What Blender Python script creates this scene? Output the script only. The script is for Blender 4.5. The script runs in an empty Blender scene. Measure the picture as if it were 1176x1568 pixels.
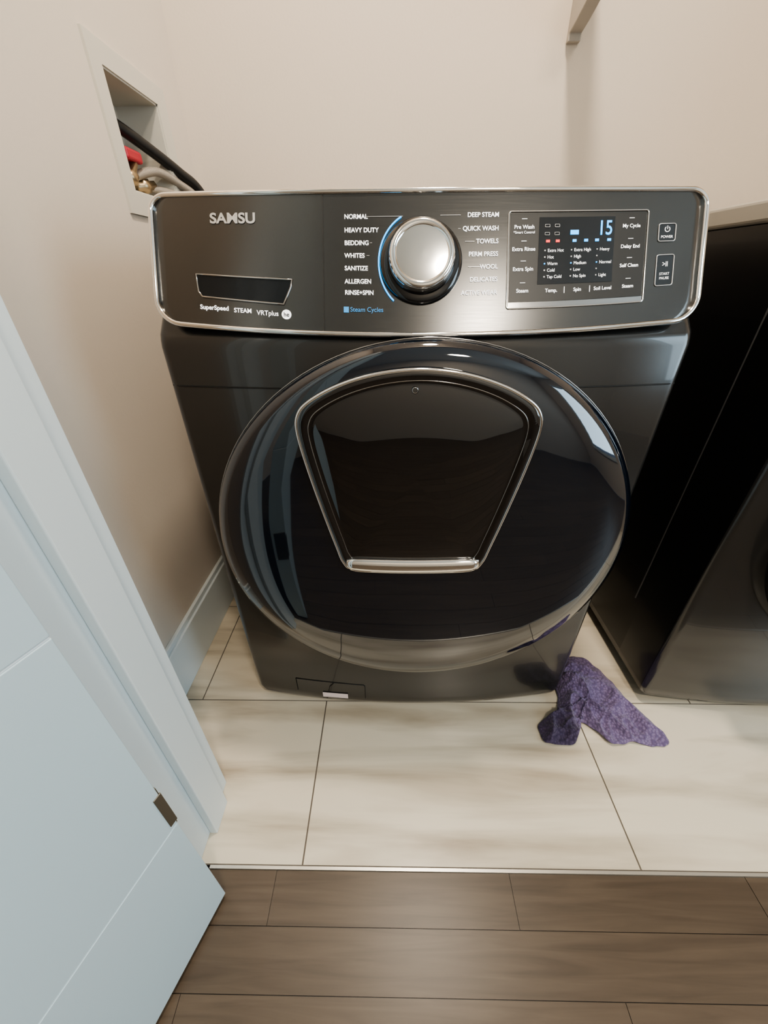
import bpy, bmesh, math, random
from mathutils import Vector, Matrix, noise
random.seed(4)
scene = bpy.context.scene
COL = scene.collection
try:
    scene.view_settings.look = 'AgX - Medium High Contrast'
except Exception as e:
    print('look', e)

# ------------------------------------------------------------------ materials
def mat(name, col, rough=0.5, metal=0.0, coat=0.0, spec=0.5, emit=None, es=0.0, bump=None, coat_rough=0.03):
    m = bpy.data.materials.new(name); m.use_nodes = True
    nt = m.node_tree; b = nt.nodes['Principled BSDF']
    b.inputs['Base Color'].default_value = (*col, 1)
    b.inputs['Roughness'].default_value = rough
    b.inputs['Metallic'].default_value = metal
    b.inputs['Coat Weight'].default_value = coat
    b.inputs['Coat Roughness'].default_value = coat_rough
    b.inputs['Specular IOR Level'].default_value = spec
    if emit:
        b.inputs['Emission Color'].default_value = (*emit, 1)
        b.inputs['Emission Strength'].default_value = es
    if bump:
        sc, st, dist = bump
        tc = nt.nodes.new('ShaderNodeTexCoord'); n = nt.nodes.new('ShaderNodeTexNoise')
        n.inputs['Scale'].default_value = sc; n.inputs['Detail'].default_value = 4
        bp = nt.nodes.new('ShaderNodeBump'); bp.inputs['Strength'].default_value = st
        bp.inputs['Distance'].default_value = dist
        nt.links.new(tc.outputs['Object'], n.inputs['Vector'])
        nt.links.new(n.outputs['Fac'], bp.inputs['Height'])
        nt.links.new(bp.outputs['Normal'], b.inputs['Normal'])
    return m

M_wall = mat('wall_paint', (0.65, 0.58, 0.50), 0.75, bump=(180, 0.12, 0.002))
M_ceil = mat('ceiling_paint', (0.8, 0.79, 0.76), 0.8)
M_trim = mat('white_trim_paint', (0.70, 0.77, 0.79), 0.35, bump=(60, 0.05, 0.001))
M_doorp = mat('door_paint', (0.55, 0.68, 0.74), 0.42, bump=(60, 0.05, 0.001))
M_groove = mat('door_groove', (0.85, 0.88, 0.9), 0.4)
M_plate = mat('outlet_box_plastic', (0.60, 0.57, 0.50), 0.5)
M_brk = mat('bracket_paint', (0.42, 0.39, 0.35), 0.5)
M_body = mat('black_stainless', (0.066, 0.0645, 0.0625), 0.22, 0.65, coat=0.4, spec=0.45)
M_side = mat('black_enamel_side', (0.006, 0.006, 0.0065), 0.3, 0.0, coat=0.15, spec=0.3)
M_lid = mat('charcoal_lid', (0.20, 0.19, 0.175), 0.35, 0.3)
M_lid2 = mat('grey_lid', (0.38, 0.36, 0.32), 0.4, 0.2)
M_glassblk = mat('black_door_glass', (0.003, 0.006, 0.012), 0.04, 0.0, coat=0.85, spec=0.7)
M_glassin = mat('smoked_window_glass', (0.003, 0.003, 0.004), 0.02, 0.0, coat=1.0, spec=0.9)
M_chrome = mat('chrome', (0.85, 0.84, 0.82), 0.07, 1.0)
M_chromed = mat('dark_chrome', (0.42, 0.41, 0.40), 0.15, 1.0)
M_seaml = mat('seam_light', (0.22, 0.22, 0.22), 0.3, 0.6)
M_knobf = mat('knob_face_metal', (0.82, 0.80, 0.76), 0.16, 1.0)
M_black = mat('black_plastic', (0.008, 0.008, 0.009), 0.15, 0.0, coat=0.6)
M_field = mat('display_field_dark', (0.035, 0.035, 0.034), 0.4, 0.3)
M_seam = mat('seam_dark', (0.006, 0.006, 0.006), 0.6)
M_white = mat('white_print_glow', (0.9, 0.9, 0.9), 0.6, emit=(0.95, 0.95, 0.95), es=1.1)  # unlit print; glow added to keep the lettering legible
M_logo = mat('logo_silver', (0.62, 0.62, 0.62), 0.3, 0.6)
M_blue = mat('blue_led', (0.02, 0.4, 0.9), 0.5, emit=(0.02, 0.42, 1.0), es=2.2)
M_bluep = mat('blue_print_glow', (0.05, 0.32, 0.7), 0.5, emit=(0.05, 0.3, 0.7), es=0.25)  # unlit blue print with a faint added glow
M_redl = mat('red_led', (0.8, 0.05, 0.05), 0.5, emit=(1.0, 0.06, 0.04), es=1.2)
M_red = mat('red_valve', (0.45, 0.02, 0.04), 0.4)
M_brass = mat('brass', (0.40, 0.31, 0.20), 0.35, 0.9)
M_rubber = mat('rubber_hose', (0.015, 0.015, 0.015), 0.45)
M_braid = mat('braided_hose', (0.42, 0.38, 0.33), 0.4, 0.7, bump=(900, 0.8, 0.002))
M_hinge = mat('hinge_bronze', (0.20, 0.18, 0.145), 0.4, 0.8)
M_strip = mat('threshold_metal', (0.55, 0.54, 0.50), 0.3, 0.8)
M_grout = mat('grout', (0.16, 0.14, 0.12), 0.9)
M_label = mat('paper_label', (0.75, 0.66, 0.66), 0.6)
M_pull = mat('drawer_pull_dark', (0.006, 0.008, 0.010), 0.25, coat=0.1, spec=0.3)

# brushed control panel
M_panel = mat('brushed_panel', (0.11, 0.108, 0.104), 0.30, 0.9)
nt = M_panel.node_tree; b = nt.nodes['Principled BSDF']
tc = nt.nodes.new('ShaderNodeTexCoord'); mp = nt.nodes.new('ShaderNodeMapping')
mp.inputs['Scale'].default_value = (6, 500, 500)
nz = nt.nodes.new('ShaderNodeTexNoise'); nz.inputs['Scale'].default_value = 2.0
mr = nt.nodes.new('ShaderNodeMapRange'); mr.inputs['To Min'].default_value = 0.20; mr.inputs['To Max'].default_value = 0.27
nt.links.new(tc.outputs['Object'], mp.inputs['Vector']); nt.links.new(mp.outputs['Vector'], nz.inputs['Vector'])
nt.links.new(nz.outputs['Fac'], mr.inputs['Value']); nt.links.new(mr.outputs['Result'], b.inputs['Roughness'])

# stone-look tile
M_tile = mat('stone_tile', (0.7, 0.63, 0.5), 0.28, spec=0.5)
nt = M_tile.node_tree; b = nt.nodes['Principled BSDF']
tc = nt.nodes.new('ShaderNodeTexCoord'); mp = nt.nodes.new('ShaderNodeMapping')
mp.inputs['Scale'].default_value = (1.1, 9.0, 1); mp.inputs['Rotation'].default_value = (0, 0, 0.03); mp.inputs['Location'].default_value = (0.35, 0.4, 0)
n1 = nt.nodes.new('ShaderNodeTexNoise'); n1.inputs['Scale'].default_value = 1.5; n1.inputs['Detail'].default_value = 5; n1.inputs['Distortion'].default_value = 0.4
cr = nt.nodes.new('ShaderNodeValToRGB')
cr.color_ramp.elements[0].position = 0.34; cr.color_ramp.elements[0].color = (0.40, 0.335, 0.25, 1)
cr.color_ramp.elements[1].position = 0.56; cr.color_ramp.elements[1].color = (0.74, 0.67, 0.54, 1)
e = cr.color_ramp.elements.new(0.45); e.color = (0.60, 0.535, 0.42, 1)
nt.links.new(tc.outputs['Object'], mp.inputs['Vector']); nt.links.new(mp.outputs['Vector'], n1.inputs['Vector'])
nt.links.new(n1.outputs['Fac'], cr.inputs['Fac']); nt.links.new(cr.outputs['Color'], b.inputs['Base Color'])

# wood planks
M_wood = mat('oak_planks', (0.2, 0.15, 0.11), 0.36, spec=0.4)
nt = M_wood.node_tree; b = nt.nodes['Principled BSDF']
tc = nt.nodes.new('ShaderNodeTexCoord'); mp = nt.nodes.new('ShaderNodeMapping')
mp.inputs['Scale'].default_value = (2.5, 40, 1)
n1 = nt.nodes.new('ShaderNodeTexNoise'); n1.inputs['Scale'].default_value = 2.0; n1.inputs['Detail'].default_value = 8; n1.inputs['Distortion'].default_value = 0.8
cr = nt.nodes.new('ShaderNodeValToRGB')
cr.color_ramp.elements[0].position = 0.3; cr.color_ramp.elements[0].color = (0.076, 0.055, 0.038, 1)
cr.color_ramp.elements[1].position = 0.7; cr.color_ramp.elements[1].color = (0.116, 0.086, 0.060, 1)
at = nt.nodes.new('ShaderNodeAttribute'); at.attribute_name = 'tone'
mx = nt.nodes.new('ShaderNodeMixRGB'); mx.blend_type = 'MULTIPLY'; mx.inputs[0].default_value = 1
nt.links.new(tc.outputs['Object'], mp.inputs['Vector']); nt.links.new(mp.outputs['Vector'], n1.inputs['Vector'])
nt.links.new(n1.outputs['Fac'], cr.inputs['Fac']); nt.links.new(cr.outputs['Color'], mx.inputs[1])
nt.links.new(at.outputs['Color'], mx.inputs[2]); nt.links.new(mx.outputs[0], b.inputs['Base Color'])

# purple cloth
M_cloth = mat('purple_terry', (0.13, 0.085, 0.25), 0.95, spec=0.1)
nt = M_cloth.node_tree; b = nt.nodes['Principled BSDF']
b.inputs['Sheen Weight'].default_value = 0.25
tc = nt.nodes.new('ShaderNodeTexCoord')
vo = nt.nodes.new('ShaderNodeTexVoronoi'); vo.inputs['Scale'].default_value = 190
bp = nt.nodes.new('ShaderNodeBump'); bp.inputs['Strength'].default_value = 0.8; bp.inputs['Distance'].default_value = 0.003
cr = nt.nodes.new('ShaderNodeValToRGB')
cr.color_ramp.elements[0].color = (0.27, 0.225, 0.365, 1); cr.color_ramp.elements[1].color = (0.135, 0.108, 0.20, 1)
cr.color_ramp.elements[1].position = 0.7
nt.links.new(tc.outputs['Object'], vo.inputs['Vector']); nt.links.new(vo.outputs['Distance'], bp.inputs['Height'])
nt.links.new(vo.outputs['Distance'], cr.inputs['Fac'])
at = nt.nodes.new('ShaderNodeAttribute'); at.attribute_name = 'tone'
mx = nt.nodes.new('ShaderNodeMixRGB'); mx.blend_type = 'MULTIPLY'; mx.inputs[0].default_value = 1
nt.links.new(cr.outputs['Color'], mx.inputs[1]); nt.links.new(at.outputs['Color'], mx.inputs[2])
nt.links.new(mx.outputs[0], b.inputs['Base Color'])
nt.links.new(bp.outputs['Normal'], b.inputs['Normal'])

# ------------------------------------------------------------------ helpers
def empty(name, loc=(0, 0, 0)):
    o = bpy.data.objects.new(name, None); o.location = loc; o.empty_display_size = 0.05
    COL.objects.link(o); return o

def mesh(name, verts, faces, m, parent=None, smooth=False, bevel=0, mats=None):
    me = bpy.data.meshes.new(name); me.from_pydata([tuple(v) for v in verts], [], faces); me.update()
    if mats:
        for q in mats: me.materials.append(q)
    else: me.materials.append(m)
    bmm = bmesh.new(); bmm.from_mesh(me)
    bmesh.ops.recalc_face_normals(bmm, faces=bmm.faces); bmm.to_mesh(me); bmm.free()
    if smooth:
        for p in me.polygons: p.use_smooth = True
    o = bpy.data.objects.new(name, me); COL.objects.link(o)
    if parent: o.parent = parent
    if bevel:
        md = o.modifiers.new('bevel', 'BEVEL'); md.width = bevel; md.segments = 3; md.limit_method = 'ANGLE'
    return o

def boxvf(x0, x1, y0, y1, z0, z1, base=0):
    v = [(x0, y0, z0), (x1, y0, z0), (x1, y1, z0), (x0, y1, z0), (x0, y0, z1), (x1, y0, z1), (x1, y1, z1), (x0, y1, z1)]
    f = [(0, 3, 2, 1), (4, 5, 6, 7), (0, 1, 5, 4), (1, 2, 6, 5), (2, 3, 7, 6), (3, 0, 4, 7)]
    return v, [tuple(i + base for i in q) for q in f]

def boxes(name, lst, m, parent=None, bevel=0):
    V, F = [], []
    for b6 in lst:
        v, f = boxvf(*b6, base=len(V)); V += v; F += f
    return mesh(name, V, F, m, parent, bevel=bevel)

def tube(name, pts, r, m, parent=None, cyclic=False, res=4):
    cu = bpy.data.curves.new(name, 'CURVE'); cu.dimensions = '3D'
    cu.bevel_depth = r; cu.bevel_resolution = res; cu.use_fill_caps = True
    s = cu.splines.new('POLY'); s.points.add(len(pts) - 1)
    for i, p in enumerate(pts): s.points[i].co = (*p, 1)
    s.use_cyclic_u = cyclic; s.use_smooth = True
    o = bpy.data.objects.new(name, cu); cu.materials.append(m); COL.objects.link(o)
    if parent: o.parent = parent
    return o

def catmull(ctrl, n=10, cyclic=True):
    out = []; N = len(ctrl)
    C = [Vector(c) for c in ctrl]
    rng = N if cyclic else N - 1
    for i in range(rng):
        if cyclic: p0, p1, p2, p3 = C[(i - 1) % N], C[i], C[(i + 1) % N], C[(i + 2) % N]
        else: p0, p1, p2, p3 = C[max(i - 1, 0)], C[i], C[i + 1], C[min(i + 2, N - 1)]
        for k in range(n):
            t = k / n
            out.append(0.5 * ((2 * p1) + (-p0 + p2) * t + (2 * p0 - 5 * p1 + 4 * p2 - p3) * t * t + (-p0 + 3 * p1 - 3 * p2 + p3) * t ** 3))
    if not cyclic: out.append(C[-1])
    return out

def lathe(name, prof, c, axis, m, parent=None, seg=96, sx=1.0):
    axis = Vector(axis).normalized(); c = Vector(c)
    u = axis.orthogonal().normalized()
    if abs(axis.x) < 0.9: u = Vector((1, 0, 0)) - axis * axis.x; u.normalize()
    w = axis.cross(u)
    V, F = [], []; n = len(prof)
    for r, d in prof:
        for k in range(seg):
            a = 2 * math.pi * k / seg
            V.append(c + axis * d + (u * math.cos(a) * sx + w * math.sin(a)) * max(r, 1e-5))
    for i in range(n - 1):
        for k in range(seg):
            k2 = (k + 1) % seg
            F.append((i * seg + k, i * seg + k2, (i + 1) * seg + k2, (i + 1) * seg + k))
    return mesh(name, V, F, m, parent, smooth=True)

# ------------------------------------------------------------------ laundry appliance
FR = 0.025
def front_y(x, hw=0.34): return -FR * max(0, 1 - (x / hw) ** 2)

PN = Vector((0, -0.912, 0.411))
def S(xm, h, off=0.0):
    v = h / 157.0; k = max(0.0, 1 - (xm / 337.0) ** 2)
    y = 0.06 * v - 0.026 * k * (1 - 0.45 * v); z = 0.8065 + 0.132 * v - 0.014 * k * (1 - v)
    return Vector((xm / 1000.0, y, z)) + PN * (off / 1000.0)

def patch(name, x0, x1, h0, h1, off, m, parent, nx=12):
    V, F = [], []
    ny = max(2, int(abs(h1 - h0) / 15) + 1)
    for j in range(ny + 1):
        for i in range(nx + 1):
            V.append(S(x0 + (x1 - x0) * i / nx, h0 + (h1 - h0) * j / ny, off))
    for j in range(ny):
        for i in range(nx):
            a = j * (nx + 1) + i; F.append((a, a + 1, a + nx + 2, a + nx + 1))
    return mesh(name, V, F, m, parent)

def rrect(x0, x1, h0, h1, rb, rt, n=8):
    pts = []
    for cx, ch, r, a0 in ((x1 - rb, h0 + rb, rb, -90), (x1 - rt, h1 - rt, rt, 0), (x0 + rt, h1 - rt, rt, 90), (x0 + rb, h0 + rb, rb, 180)):
        for k in range(n + 1):
            a = math.radians(a0 + 90 * k / n); pts.append((cx + r * math.cos(a), ch + r * math.sin(a)))
    return pts

def dens(pts, step=15):
    out = []
    for i in range(len(pts)):
        a, b2 = pts[i], pts[(i + 1) % len(pts)]
        d = math.dist(a, b2); n = max(1, int(d / step))
        for k in range(n): out.append((a[0] + (b2[0] - a[0]) * k / n, a[1] + (b2[1] - a[1]) * k / n))
    return out

def ptext(name, s, xm, h, cap, m, parent, align='LEFT', off=0.8, stretch=1.0, bold=0.0):
    cu = bpy.data.curves.new(name + '_c', 'FONT'); cu.body = s; cu.size = cap / 0.7; cu.align_x = align; cu.offset = bold
    tmp = bpy.data.objects.new(name + '_t', cu); COL.objects.link(tmp)
    bpy.context.view_layer.update()
    dg = bpy.context.evaluated_depsgraph_get()
    me = bpy.data.meshes.new_from_object(tmp.evaluated_get(dg))
    for v in me.vertices:
        v.co = S(xm + v.co.x * stretch, h - cap / 2 + v.co.y, off)
    bpy.data.objects.remove(tmp)
    me.materials.clear(); me.materials.append(m)
    o = bpy.data.objects.new(name, me); COL.objects.link(o); o.parent = parent
    return o

# panel artwork layout units -> millimetres on the panel face
def PX(u): return (u - 655) * 0.772
def PH(w): return 128.8 - (w - 330) * 0.726

def appliance(name, cx, door_r, is_washer):
    R = empty(name, (cx, 0, 0))
    hw = 0.3465; rc = 0.013
    def section(ins, fy):
        w = hw - ins; pts = [(-w, 0.70), (-w, 0.5), (-w, 0.3), (-w, 0.11)]
        for k in range(7):
            a = math.radians(180 + 90 * k / 6)
            pts.append((-w + rc + rc * math.cos(a), 0.002 + rc + rc * math.sin(a) + fy))
        n = 28
        for k in range(1, n):
            x = (-w + rc) + (2 * (w - rc)) * k / n
            pts.append((x, 0.002 + front_y(x, w - rc) + fy))
        for k in range(7):
            a = math.radians(270 + 90 * k / 6)
            pts.append((w - rc + rc * math.cos(a), 0.002 + rc + rc * math.sin(a) + fy))
        pts += [(w, 0.11), (w, 0.3), (w, 0.5), (w, 0.70)]
        return pts
    zs = [(0.018, 0.026, 0.012), (0.022, 0.015, 0.006), (0.034, 0.007, 0.002), (0.055, 0.003, 0), (0.2, 0.001, 0), (0.4, 0, 0), (0.6, 0, 0), (0.775, 0, 0), (0.783, 0.0, 0.002), (0.790, 0.0, 0.005), (0.808, 0.001, 0.020), (0.917, 0.009, 0.09)]
    V, F = [], []
    for z, ins, fy in zs:
        for p in section(ins, fy): V.append((p[0], p[1], z))
    n = len(section(0, 0)); L = len(zs)
    for i in range(L - 1):
        for k in range(n):
            k2 = (k + 1) % n
            F.append((i * n + k, i * n + k2, (i + 1) * n + k2, (i + 1) * n + k))
    F.append(tuple(range(n))); F.append(tuple((L - 1) * n + k for k in range(n)))
    cab = mesh('cabinet', V, F, M_body, R, smooth=True, mats=[M_body, M_side])
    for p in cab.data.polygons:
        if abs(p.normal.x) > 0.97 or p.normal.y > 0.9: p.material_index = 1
        if abs(p.normal.z) > 0.9: p.use_smooth = False
        if p.center.y > 0.1: p.use_smooth = False
    zt = 0.940 if is_washer else 0.950
    boxes('top_lid', [(-0.344, 0.344, 0.085, 0.705, 0.918, zt)], M_lid if is_washer else M_lid2, R, bevel=0.006)
    for i, (fx, fy) in enumerate(((-0.28, 0.08), (0.28, 0.08), (-0.28, 0.62), (0.28, 0.62))):
        lathe('foot_%d' % (i + 1), [(0, 0.0), (0.022, 0.0), (0.022, 0.012), (0.01, 0.014), (0.01, 0.03)], (fx, fy, 0.0), (0, 0, 1), M_black, R, 20)
    for sx in (-1, 1):
        boxes('side_seam_%s' % ('l' if sx < 0 else 'r'), [(sx * hw - 0.001, sx * hw + 0.001, 0.128, 0.130, 0.21, 0.87)], M_seaml, R)
    for nm, xa, xb in (('front_seam_l', -0.342, -0.18), ('front_seam_r', 0.18, 0.342)):
        pts = [(x, 0.002 + front_y(x, 0.3335) - 0.0003 + (0.004 if abs(x) > 0.339 else 0), 0.727) for x in [xa + (xb - xa) * k / 14 for k in range(15)]]
        tube(nm, pts, 0.0010, M_seam, R)
    # control panel ----------------------------------------------------
    nx = 44; V, F = [], []
    rb, rt, W, H = 30, 20, 335, 157
    def half(h):
        if h < rb: return W - rb + math.sqrt(max(0, rb * rb - (rb - h) ** 2))
        if h > H - rt: return W - rt + math.sqrt(max(0, rt * rt - (h - (H - rt)) ** 2))
        return W
    hs = [0, 1, 3, 6, 10, 15, 22, 30] + [30 + 103 * k / 9 for k in range(1, 9)] + [133, 137, 141, 145, 150, 153, 155.5, 157]
    for h in hs:
        w = half(h)
        for i in range(nx + 1): V.append(S(-w + 2 * w * i / nx, h))
    NR = len(hs)
    for j in range(NR - 1):
        for i in range(nx):
            a = j * (nx + 1) + i; F.append((a, a + 1, a + nx + 2, a + nx + 1))
    ring = [i for i in range(nx + 1)] + [j * (nx + 1) + nx for j in range(1, NR)] + [(NR - 1) * (nx + 1) + i for i in range(nx - 1, -1, -1)] + [j * (nx + 1) for j in range(NR - 2, 0, -1)]
    base = len(V)
    for r_ in ring: V.append((V[r_][0] * 0.985, 0.12, max(V[r_][2] - 0.001, 0.80)))
    m_ = len(ring)
    for k in range(m_):
        k2 = (k + 1) % m_; F.append((ring[k], ring[k2], base + k2, base + k))
    mesh('control_panel', V, F, M_panel, R, smooth=True)
    out = dens(rrect(-W, W, 0, H, rb, rt))
    tube('panel_chrome_trim', [S(x, h, -0.5) for x, h in out], 0.0031, M_chrome, R, cyclic=True)
    # knob ---------------------------------------------------------------
    kc = S(-6.5, 80, 0); ax = PN
    lathe('knob_base', [(0.0, -0.004), (0.0485, -0.004), (0.0485, 0.003), (0.0465, 0.006), (0.0415, 0.008), (0.0, 0.008)], kc, ax, M_black, R)
    lathe('knob_skirt', [(0.0395, 0.004), (0.0395, 0.009), (0.038, 0.012)], kc, ax, M_black, R)
    lathe('knob_ring', [(0.0385, 0.009), (0.0383, 0.017), (0.0373, 0.021), (0.035, 0.0235), (0.0315, 0.0235), (0.0295, 0.0215)], kc, ax, M_chrome, R)
    lathe('knob_face', [(0.0296, 0.0215), (0.022, 0.0222), (0.01, 0.0226), (0.0, 0.0227)], kc, ax, M_knobf, R)
    arc = []
    for k in range(25):
        a = math.radians(118 + 112 * k / 24)
        arc.append(S(-6.5 + 50.0 * math.cos(a), 80 + 50.0 * 1.10 * math.sin(a), 1.2))
    tube('knob_light_arc', arc, 0.0009, M_blue, R)
    tube('display_frame', [S(x, h, 0.6) for x, h in dens(rrect(PX(780), PX(996), PH(470), PH(324), 3, 3, 4), 8)], 0.0008, M_chrome, R, cyclic=True)
    patch('display_frame_lip', PX(782), PX(994), PH(470), PH(461), 0.7, M_chromed, R)
    patch('display_glass', PX(827), PX(944), PH(434), PH(333), 0.6, M_black, R)
    patch('display_field', PX(783), PX(993), PH(460), PH(327), 0.25, M_field, R)
    patch('drawer_seam', PX(495.2), PX(496.6), 1, 156, 0.4, M_seam, R, nx=1)
    for nm, a, b2, c, d in (('power_button', 1014, 1041, 346, 374), ('start_button', 1014, 1042, 396, 446)):
        pts = dens(rrect(PX(a), PX(b2), PH(d), PH(c), 2.5, 2.5, 4), 6)
        tube(nm, [S(x, h, 0.6) for x, h in pts], 0.0006, M_logo, R, cyclic=True, res=2)
        patch(nm + '_face', PX(a) + 1, PX(b2) - 1, PH(d) + 1, PH(c) - 1, 0.4, M_black, R, 3)
    ptext('power_label', 'POWER', PX(1027.5), PH(367), 3, M_white, R, 'CENTER', 0.9)
    pc = (PX(1027.5), PH(355))
    tube('power_icon', [S(pc[0] + 3 * math.sin(math.radians(a)), pc[1] + 3 * math.cos(math.radians(a)), 0.9) for a in range(35, 330, 15)], 0.00035, M_white, R)
    patch('power_icon_bar', pc[0] - .3, pc[0] + .3, pc[1], pc[1] + 4, 1.0, M_white, R, 1)
    ptext('start_icon', '>II', PX(1028), PH(411), 6, M_white, R, 'CENTER', 0.9, 0.8)
    ptext('start_label', 'START', PX(1028), PH(427), 3, M_white, R, 'CENTER', 0.9)
    ptext('pause_label', 'PAUSE', PX(1028), PH(434), 3, M_white, R, 'CENTER', 0.9)
    if is_washer:
        ptext('logo', 'SAMSU', PX(318), PH(330), 11.5, M_logo, R, stretch=1.12, bold=0.5)
        LB = [('NORMAL', 329), ('HEAVY DUTY', 349), ('BEDDING', 368), ('WHITES', 387), ('SANITIZE', 406), ('ALLERGEN', 426), ('RINSE+SPIN', 443)]
        RB = [('DEEP STEAM', 328), ('QUICK WASH', 348), ('TOWELS', 367), ('PERM PRESS', 386), ('WOOL', 405), ('DELICATES', 424), ('ACTIVE WEAR', 444)]
        for i, (s, y) in enumerate(LB):
            ptext('cycle_label_l%d' % i, s, PX(529), PH(y), 4.9, M_white, R, stretch=0.96, bold=0.12)
            x0 = PX(529) + len(s) * 3.9 + 3
            hh = PH(y); dx = math.sqrt(max(0, 62 ** 2 - (hh - 80) ** 2)) if abs(hh - 80) < 48 else 22
            if -6 - dx > x0 + 2: patch('cycle_line_l%d' % i, x0, -6 - dx, hh - 0.25, hh + 0.25, 0.5, M_logo, R, 4)
        for i, (s, y) in enumerate(RB):
            ptext('cycle_label_r%d' % i, s, PX(765), PH(y), 4.9, M_white, R, 'RIGHT', stretch=0.96, bold=0.12)
            x1 = PX(765) - len(s) * 4.2 - 3
            hh = PH(y); dx = math.sqrt(max(0, 56 ** 2 - (hh - 80) ** 2)) if abs(hh - 80) < 48 else 22
            if x1 - 2 > -6 + dx: patch('cycle_line_r%d' % i, -6 + dx, x1, hh - 0.25, hh + 0.25, 0.5, M_logo, R, 4)
        patch('steam_key', PX(527), PX(535), PH(474), PH(465), 0.5, M_bluep, R, 1)
        ptext('steam_key_label', 'Steam Cycles', PX(537), PH(469), 5.2, M_bluep, R)
        ptext('feature_label_a', 'SuperSpeed', PX(295), PH(475), 5.4, M_white, R, bold=0.15)
        ptext('feature_label_b', 'STEAM', PX(351), PH(477), 5.2, M_white, R, bold=0.1)
        ptext('feature_label_c', 'VRTplus', PX(388), PH(479), 5.6, M_white, R, bold=0.05)
        bc = (PX(436), PH(480))
        V = [S(bc[0] + 6 * math.cos(2 * math.pi * k / 24), bc[1] + 5.6 * math.sin(2 * math.pi * k / 24), 0.7) for k in range(24)]
        mesh('feature_badge', V, [tuple(range(24))], M_white, R)
        ptext('feature_badge_text', 'he', bc[0], bc[1], 5, M_seam, R, 'CENTER', 1.0, bold=0.15)
        pol = [(PX(291), PH(421)), (PX(446), PH(425)), (PX(444), PH(436)), (PX(432), PH(464)), (PX(300), PH(458)), (PX(294), PH(450))]
        V = [S(x, h, 0.6) for x, h in pol]
        mesh('drawer_pull_recess', V, [tuple(range(len(V)))], M_pull, R)
        tube('drawer_pull_rim', [S(x, h, 0.6) for x, h in dens(pol, 10)], 0.0011, M_chromed, R, cyclic=True)
        for i, (s, y) in enumerate((('Pre Wash', 347), ('Extra Rinse', 380), ('Extra Spin', 410), ('Steam', 443))):
            ptext('option_l%d' % i, s, PX(804), PH(y), 4.2, M_white, R, 'CENTER', 0.9, bold=0.08)
            patch('option_tick_l%d' % i, PX(800), PX(808), PH(y - 12) - .3, PH(y - 12) + .3, 0.8, M_white, R, 1)
        ptext('option_l_sub', '*Smart Control', PX(804), PH(355), 2.8, M_white, R, 'CENTER', 0.9)
        for i, (s, y) in enumerate((('My Cycle', 348), ('Delay End', 380), ('Self Clean', 410), ('Steam', 443))):
            ptext('option_r%d' % i, s, PX(970), PH(y), 4.0, M_white, R, 'CENTER', 0.9, bold=0.08)
            patch('option_tick_r%d' % i, PX(966), PX(974), PH(y - 12) - .3, PH(y - 12) + .3, 0.8, M_white, R, 1)
        for i, (s, x) in enumerate((('Temp.', 849), ('Spin', 890), ('Soil Level', 930))):
            ptext('option_b%d' % i, s, PX(x), PH(444), 4.0, M_white, R, 'CENTER', 0.9, bold=0.08)
        for i, x in enumerate((869, 909)):
            patch('option_bar_%d' % i, PX(x), PX(x) + .8, PH(449), PH(439), 0.8, M_white, R, 1)
        cols = ((841, ('Extra Hot', 'Hot', 'Warm', 'Cold', 'Tap Cold')), (882, ('Extra High', 'High', 'Medium', 'Low', 'No Spin')), (922, ('Heavy', '', 'Normal', '', 'Light')))
        for ci, (x, ss) in enumerate(cols):
            for ri, s in enumerate(ss):
                if s: ptext('level_%d_%d' % (ci, ri), s, PX(x), PH(383 + ri * 10), 3.5, M_white, R, 'LEFT', 1.0, 0.95)
                patch('level_dot_%d_%d' % (ci, ri), PX(x - 5), PX(x - 3), PH(384 + ri * 10), PH(382 + ri * 10), 1.0, M_blue if ri == 2 else M_logo, R, 1)
        ptext('display_digits', '15', PX(929), PH(350), 16, M_blue, R, 'CENTER', 1.0, 0.8, 0.2)
        patch('display_icon_0', PX(875), PX(888), PH(360), PH(353), 1.0, M_blue, R, 1)
        for i, x in enumerate((882, 900, 917, 936)):
            patch('display_icon_%d' % (i + 1), PX(x - 3), PX(x + 3), PH(371), PH(367), 1.0, M_blue, R, 1)
        for i, (x, y) in enumerate(((840, 346), (855, 346), (840, 358), (855, 358))):
            tube('display_status_%d' % i, [S(a, h, 1.0) for a, h in rrect(PX(x - 4), PX(x + 3), PH(y + 2), PH(y - 2), .5, .5, 2)], 0.0003, M_logo, R, True, 1)
        for i, x in enumerate((841, 856)):
            patch('display_red_%d' % i, PX(x - 3), PX(x + 3), PH(371), PH(367), 1.0, M_redl, R, 1)
    # round door -----------------------------------------------------------
    dc = (0.006, 0, 0.488); s = door_r / 0.304; EX = 1.03
    prof = [(0.284, -0.02), (0.288, 0.0), (0.296, 0.02), (0.302, 0.036), (0.3035, 0.045), (0.300, 0.056), (0.288, 0.065), (0.262, 0.072), (0.225, 0.076), (0.18, 0.078), (0.12, 0.079), (0.0, 0.0795)]
    lathe('door_ring', [(r * s, d) for r, d in prof], dc, (0, -1, 0), M_glassblk, R, 160, EX)
    tube('door_edge_trim', [(dc[0] + EX * 0.304 * s * math.cos(a), -0.044, dc[2] + 0.304 * s * math.sin(a)) for a in [2 * math.pi * k / 120 for k in range(120)]], 0.0008, M_chromed, R, cyclic=True)
    tube('door_gap_shadow', [(dc[0] + EX * 0.290 * s * math.cos(a), front_y(dc[0] + EX * 0.290 * s * math.cos(a)), dc[2] + 0.290 * s * math.sin(a)) for a in [2 * math.pi * k / 120 for k in range(120)]], 0.005, M_seam, R, cyclic=True)
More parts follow.
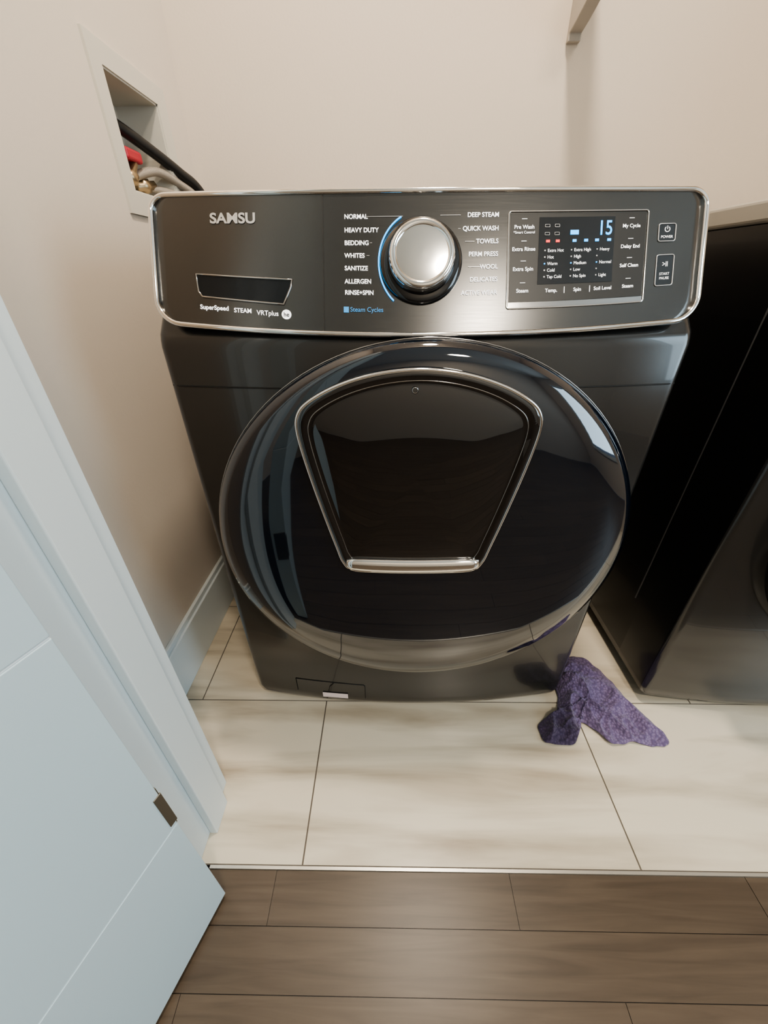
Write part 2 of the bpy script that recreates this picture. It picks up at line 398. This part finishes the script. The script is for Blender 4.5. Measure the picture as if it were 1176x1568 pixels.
    if is_washer:
        half_c = [(0.0, 0.765), (0.05, 0.760), (0.095, 0.747), (0.130, 0.729), (0.145, 0.713), (0.148, 0.690), (0.140, 0.640), (0.126, 0.575), (0.112, 0.517), (0.104, 0.488), (0.090, 0.473), (0.05, 0.469)]
        ctrl = half_c + [(0.0, 0.468)] + [(-x, z) for x, z in reversed(half_c[1:])]
        sh = catmull([(x, 0, z) for x, z in ctrl], 6)
        cxs, czs = -0.009, 0.63
        def ringpts(sc, y): return [(cxs + p.x * sc, y, czs + (p.z - czs) * sc) for p in sh]
        rings = [ringpts(1.0, -0.070), ringpts(1.0, -0.083), ringpts(0.985, -0.086), ringpts(0.93, -0.0855), ringpts(0.90, -0.0825), ringpts(0.86, -0.0835), ringpts(0.7, -0.0865), ringpts(0.4, -0.0885), ringpts(0.001, -0.089)]
        V, F = [], []; n = len(sh)
        for r_ in rings: V += r_
        for i in range(len(rings) - 1):
            for k in range(n):
                k2 = (k + 1) % n; F.append((i * n + k, i * n + k2, (i + 1) * n + k2, (i + 1) * n + k))
        mesh('door_window', V, F, M_glassin, R, smooth=True)
        tube('window_chrome_frame', ringpts(0.995, -0.0845), 0.0021, M_chrome, R, cyclic=True)
        tube('window_inner_line', ringpts(0.905, -0.0828), 0.0006, M_chromed, R, cyclic=True)
        V, F = [], []; K = 20
        for k in range(K + 1):
            t = -1 + 2 * k / K; x = cxs + t * 0.098
            taper = 1 - 0.25 * abs(t) ** 6
            zc = 0.481 + 0.004 * t * t
            for a in range(10):
                an = 2 * math.pi * a / 10
                V.append((x, -0.085 - 0.007 * taper * math.cos(an), zc + 0.0125 * taper * math.sin(an)))
        for k in range(K):
            for a in range(10):
                a2 = (a + 1) % 10; F.append((k * 10 + a, k * 10 + a2, (k + 1) * 10 + a2, (k + 1) * 10 + a))
        F.append(tuple(range(10))); F.append(tuple(K * 10 + a for a in range(10)))
        mesh('window_grip', V, F, M_chrome, R, smooth=True)
        lathe('window_lock_icon', [(0.0030, 0), (0.0042, 0.0004), (0.0030, 0.0008)], (-0.014, -0.0863, 0.742), (0, -1, 0), M_chromed, R, 24)
        def fp(x, z): return (x, 0.002 + front_y(x, 0.3335) - 0.0004, z)
        for nm, pts in (('hatch_outline', [fp(-0.25, 0.057), fp(-0.25, 0.098), fp(-0.20, 0.096), fp(-0.15, 0.094), fp(-0.10, 0.092), fp(-0.097, 0.088), fp(-0.097, 0.045)]),
                        ('hatch_inner', [fp(-0.180, 0.057), fp(-0.175, 0.080), fp(-0.165, 0.093)])):
            tube(nm, pts, 0.0008, M_seam, R)
        V = [fp(x, z) for z in (0.042, 0.058) for x in (-0.193, -0.172, -0.152, -0.136)]
        V = [(a, b2 - 0.001, c) for a, b2, c in V]
        mesh('hatch_label', V, [(0, 1, 5, 4), (1, 2, 6, 5), (2, 3, 7, 6)], M_label, R)
    return R

washer = appliance('washing_machine', -0.004, 0.304, True)
dryer = appliance('clothes_dryer', 0.872, 0.276, False)

# ------------------------------------------------------------------ room
XL, YB, XR = -0.547, 0.757, 1.45
HY0, HX0, HX1 = -2.3, -1.3, 2.3
ZC = 2.42
g = 0.0014
rows = [(-0.298, 0.0, -0.195), (0.0, 0.30, -0.49), (0.30, 0.60, -0.195), (0.60, YB, -0.49)]
V, F = [], []
TW = 0.572
for (y0, y1, xo) in rows:
    x = xo - TW * 3
    while x < XR:
        a, b2 = max(x, -0.56), min(x + TW, XR)
        if b2 - a > 0.01:
            v, f = boxvf(a + g, b2 - g, y0 + g, y1 - g, -0.01, 0.0, len(V)); V += v; F += f
        x += TW
v, f = boxvf(-0.56, XR, -0.298, YB, -0.02, -0.0015, len(V))
nb = len(F); V += v; F += f
fl = mesh('floor', V, F, M_tile, mats=[M_tile, M_grout])
for i, p in enumerate(fl.data.polygons):
    if i >= nb: p.material_index = 1
V, F, tones = [], [], []
y = -0.302; r_ = 0
while y > HY0:
    y1 = y - 0.067
    off = [-0.237, -0.52, -0.34, -0.1, -0.43][r_ % 5]; Lp = [0.391, 1.2, 0.62, 0.8, 0.7][r_ % 5]
    x = off - Lp * 3
    while x < HX1:
        a, b2 = max(x, HX0), min(x + Lp, HX1)
        if b2 - a > 0.01:
            v, f = boxvf(a + .0005, b2 - .0005, y1 + .0005, y - .0005, -0.012, -0.003, len(V)); V += v; F += f
            t = random.uniform(0.88, 1.10); tones += [t] * 8
        x += Lp
    y = y1; r_ += 1
v, f = boxvf(HX0, HX1, HY0, -0.302, -0.025, -0.0045, len(V)); V += v; F += f; tones += [0.3] * 8
fh = mesh('floor_hallway', V, F, M_wood)
ca = fh.data.color_attributes.new('tone', 'FLOAT_COLOR', 'POINT')
for i, t in enumerate(tones): ca.data[i].color = (t, t, t, 1)
boxes('trim_threshold', [(-0.352, XR, -0.303, -0.2985, -0.012, 0.001)], M_strip)

oy0, oy1, oz0, oz1 = 0.425, 0.612, 0.995, 1.165
boxes('wall_left', [(XL - 0.12, XL, -0.172, oy0, 0, ZC), (XL - 0.12, XL, oy1, YB, 0, ZC), (XL - 0.12, XL, oy0, oy1, 0, oz0), (XL - 0.12, XL, oy0, oy1, oz1, ZC)], M_wall)
boxes('wall_back', [(XL - 0.12, XR, YB, YB + 0.1, 0, ZC)], M_wall)
boxes('wall_right', [(XR, XR + 0.1, -0.298, YB, 0, ZC)], M_wall)
boxes('wall_front', [(HX0, -0.381, -0.29, -0.172, 0, ZC), (-0.381, XR - 0.05, -0.29, -0.172, 2.07, ZC), (XR - 0.05, HX1, -0.29, -0.172, 0, ZC)], M_wall)
boxes('wall_hall_left', [(HX0 - 0.1, HX0, HY0, -0.29, 0, ZC)], M_wall)
boxes('wall_hall_rear', [(HX0, HX1, HY0 - 0.1, HY0, 0, ZC)], M_wall)
boxes('wall_hall_right', [(HX1, HX1 + 0.1, HY0, -1.75, 0, ZC), (HX1, HX1 + 0.1, -0.65, -0.29, 0, ZC), (HX1, HX1 + 0.1, -1.75, -0.65, 0, 0.5), (HX1, HX1 + 0.1, -1.75, -0.65, 2.1, ZC)], M_wall)
boxes('ceiling', [(HX0 - 0.1, HX1 + 0.1, HY0 - 0.1, YB + 0.1, ZC, ZC + 0.1)], M_ceil)
boxes('baseboard_left', [(XL, XL + 0.014, -0.172, YB, 0.0, 0.135), (XL, XL + 0.009, -0.172, YB, 0.135, 0.15)], M_trim, bevel=0.002)
boxes('baseboard_back', [(XL + 0.014, XR, YB - 0.014, YB, 0.0, 0.135), (XL + 0.014, XR, YB - 0.009, YB, 0.135, 0.15)], M_trim, bevel=0.002)
boxes('trim_jamb', [(-0.381, -0.370, -0.302, -0.172, 0, 2.07), (-0.370, -0.356, -0.255, -0.205, 0, 2.06)], M_trim, bevel=0.002)
boxes('trim_casing', [(-0.45, -0.374, -0.308, -0.29, 0, 2.14)], M_trim, bevel=0.003)

D = empty('door_1', (-0.3106, -0.335, 0.0)); D.rotation_euler = (0, 0, math.atan2(-0.94, -0.343))
zb = [0.008, 0.277, 0.617, 0.957, 1.297, 1.637, 2.045]
DL = []
for i in range(len(zb) - 1):
    DL.append((0.0, 0.72, -0.044, 0.0, zb[i] + 0.0010, zb[i + 1] - 0.0010))
boxes('leaf_boards', DL, M_doorp, D, bevel=0.0012)
boxes('leaf_core', [(0.001, 0.719, -0.0425, -0.0015, 0.01, 2.04)], M_groove, D)
boxes('hinge_leaf', [(-0.0015, 0.0005, -0.036, -0.002, 0.275, 0.362), (-0.002, 0.008, -0.001, 0.0012, 0.285, 0.352)], M_hinge, D, bevel=0.0005)

Wn = empty('window_1', (HX1, -1.2, 1.3))
boxes('frame', [(-0.03, 0.08, -0.55, -0.50, -0.8, 0.8), (-0.03, 0.08, 0.50, 0.55, -0.8, 0.8), (-0.03, 0.08, -0.5, 0.5, 0.75, 0.8), (-0.03, 0.08, -0.5, 0.5, -0.8, -0.75), (0.0, 0.05, -0.5, 0.5, -0.02, 0.02)], M_trim, Wn)

# laundry outlet box
OB = empty('washer_outlet_box', (XL, 0.515, 1.08))
f0, f1, z0, z1 = -0.125, 0.138, 0.958 - 1.08, 1.198 - 1.08
a0, a1, c0, c1 = oy0 - 0.515, oy1 - 0.515, oz0 - 1.08, oz1 - 1.08
boxes('flange', [(0, 0.005, f0, a0, z0, z1), (0, 0.005, a1, f1, z0, z1), (0, 0.005, a0, a1, z0, c0), (0, 0.005, a0, a1, c1, z1)], M_plate, OB)
boxes('recess', [(-0.09, -0.086, a0, a1, c0, c1), (-0.088, 0.002, a0, a0 + 0.003, c0, c1), (-0.088, 0.002, a1 - 0.003, a1, c0, c1), (-0.088, 0.002, a0, a1, c0, c0 + 0.003), (-0.088, 0.002, a0, a1, c1 - 0.003, c1)], M_plate, OB)
boxes('valve_lever', [(-0.046, -0.020, -0.035, 0.022, -0.026, -0.006)], M_red, OB, bevel=0.005)
for i, (yy, zz) in enumerate(((-0.015, -0.05), (0.035, -0.058))):
    lathe('valve_body_%d' % i, [(0, -0.03), (0.009, -0.03), (0.009, -0.012), (0.014, -0.010), (0.014, 0.006), (0.009, 0.008), (0.009, 0.028), (0, 0.028)], (-0.036, yy, zz), (0.15, 0.5, 0.85) if i == 0 else (0.2, 0.95, 0.2), M_brass, OB, 6 if i else 20)
def hose(name, pts, r, m): tube(name, catmull([Vector(p) for p in pts], 10, False), r, m, OB, res=6)
hose('hose_black', [(-0.075, -0.05, 0.048), (-0.045, 0.0, 0.030), (-0.015, 0.06, 0.004), (0.01, 0.12, -0.022), (0.03, 0.17, -0.05), (0.05, 0.205, -0.13), (0.06, 0.215, -0.40)], 0.0110, M_rubber)
hose('hose_hot', [(-0.040, 0.01, -0.045), (-0.015, 0.06, -0.030), (0.01, 0.11, -0.045), (0.03, 0.155, -0.07), (0.045, 0.20, -0.14), (0.05, 0.212, -0.40)], 0.0085, M_braid)
hose('hose_cold', [(-0.040, 0.05, -0.058), (0.0, 0.10, -0.065), (0.02, 0.15, -0.09), (0.035, 0.20, -0.16), (0.04, 0.215, -0.40)], 0.0075, M_braid)

# wall shelf bracket
SH = empty('shelf_bracket', (0.360, YB, 1.290))
pr = [(0, 0), (-0.014, 0.0)] + [(-0.014 - 0.32 * (t / 10), 0.012 + 0.10 * (t / 10) ** 1.3) for t in range(0, 11)] + [(-0.334, 0.17), (0, 0.17)]
V = [(-0.014, p[0], p[1]) for p in pr] + [(0.014, p[0], p[1]) for p in pr]; n = len(pr)
F = [tuple(range(n)), tuple(range(2 * n - 1, n - 1, -1))] + [(k, (k + 1) % n, n + (k + 1) % n, n + k) for k in range(n)]
mesh('arm', V, F, M_brk, SH, bevel=0.002)

# ------------------------------------------------------------------ cloth
def build_cloth():
    ctr = (0.405, -0.005)
    bnd = [(0.355, 0.05), (0.380, 0.085), (0.415, 0.120), (0.450, 0.125), (0.475, 0.09), (0.500, 0.03), (0.525, -0.03), (0.549, -0.090), (0.515, -0.098), (0.47, -0.092), (0.425, -0.096), (0.405, -0.072), (0.385, -0.050), (0.366, -0.058), (0.350, -0.092), (0.320, -0.098), (0.284, -0.094), (0.280, -0.06), (0.303, -0.040), (0.328, -0.032), (0.349, 0.008)]
    B = catmull([(x, y, 0) for x, y in bnd], 10); n = len(B); nr = 70
    V, F, T = [], [], []
    def hf(x, y, t):
        wx = x + 0.025 * noise.noise(Vector((x * 13, y * 13, 3.1))); wy = y + 0.025 * noise.noise(Vector((x * 13, y * 13, 7.7)))
        r1 = max(0, 1 - abs(noise.noise(Vector((wx * 20 + wy * 9, wy * 11 - wx * 6, 0.3)))) * 2.4)
        r2 = max(0, 1 - abs(noise.noise(Vector((wx * 30 - wy * 26, wy * 30, 5.3)))) * 2.4)
        e = 1 - t ** 8
        bulk = math.exp(-((x - 0.385) ** 2 + (y - 0.04) ** 2) / 0.0026)
        h = 0.004 + e * (0.002 + (0.013 + 0.022 * bulk) * r1 ** 2 + 0.007 * r2 ** 2 + 0.022 * bulk)
        h += 0.006 * r1 * t ** 3
        return h
    for i in range(nr + 1):
        t = i / nr
        for p in B:
            wob = 1 + 0.03 * t * noise.noise(Vector((p.x * 60, p.y * 60, 1.0)))
            x = ctr[0] + (p.x - ctr[0]) * t * wob; y = ctr[1] + (p.y - ctr[1]) * t * wob
            V.append((x - 0.42, y, hf(x, y, t)))
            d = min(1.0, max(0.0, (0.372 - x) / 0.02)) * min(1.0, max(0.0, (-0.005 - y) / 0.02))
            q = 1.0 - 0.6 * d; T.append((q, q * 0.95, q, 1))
    for i in range(nr):
        for k in range(n):
            k2 = (k + 1) % n; F.append((i * n + k, i * n + k2, (i + 1) * n + k2, (i + 1) * n + k))
    o = mesh('cleaning_cloth', V, F, M_cloth, None, smooth=True); o.location = (0.42, 0, 0)
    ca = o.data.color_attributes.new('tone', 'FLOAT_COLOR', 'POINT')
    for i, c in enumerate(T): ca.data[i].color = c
    s = o.modifiers.new('sol', 'SOLIDIFY'); s.thickness = 0.003; s.offset = -1
build_cloth()

# ------------------------------------------------------------------ lights
def area(name, loc, rot, size, power, col, shape='DISK', sy=None):
    l = bpy.data.lights.new(name, 'AREA'); l.shape = shape; l.size = size
    if sy: l.size_y = sy
    l.energy = power; l.color = col
    o = bpy.data.objects.new(name, l); o.location = loc; o.rotation_euler = rot; COL.objects.link(o); return o
area('closet_ceiling_light', (0.14, 0.06, ZC - 0.03), (0, 0, 0), 0.16, 27, (1.0, 0.87, 0.72))
area('hall_ceiling_light', (0.60, -1.52, ZC - 0.03), (0, 0, 0), 0.30, 30, (1.0, 0.89, 0.75))
area('hall_daylight', (HX1 - 0.02, -1.2, 1.3), (0, math.radians(90), 0), 1.4, 30, (0.66, 0.86, 1.0), 'RECTANGLE', 0.95)
w = bpy.data.worlds.new('world'); scene.world = w; w.use_nodes = True
w.node_tree.nodes['Background'].inputs['Color'].default_value = (0.6, 0.75, 1.0, 1)
w.node_tree.nodes['Background'].inputs['Strength'].default_value = 0.6

# ------------------------------------------------------------------ camera
cam = bpy.data.cameras.new('camera'); co = bpy.data.objects.new('camera', cam); COL.objects.link(co)
cam.sensor_fit = 'HORIZONTAL'; cam.sensor_width = 36; cam.lens = 36 * 589 / 1176
cam.clip_start = 0.01
pitch, yaw, roll = 31.8, 1.0, -0.45
co.location = (-0.047, -0.535, 0.856)
Rm = Matrix.Rotation(math.radians(yaw), 4, 'Z') @ Matrix.Rotation(math.radians(90 - pitch), 4, 'X') @ Matrix.Rotation(math.radians(roll), 4, 'Z')
co.rotation_euler = Rm.to_euler()
scene.camera = co
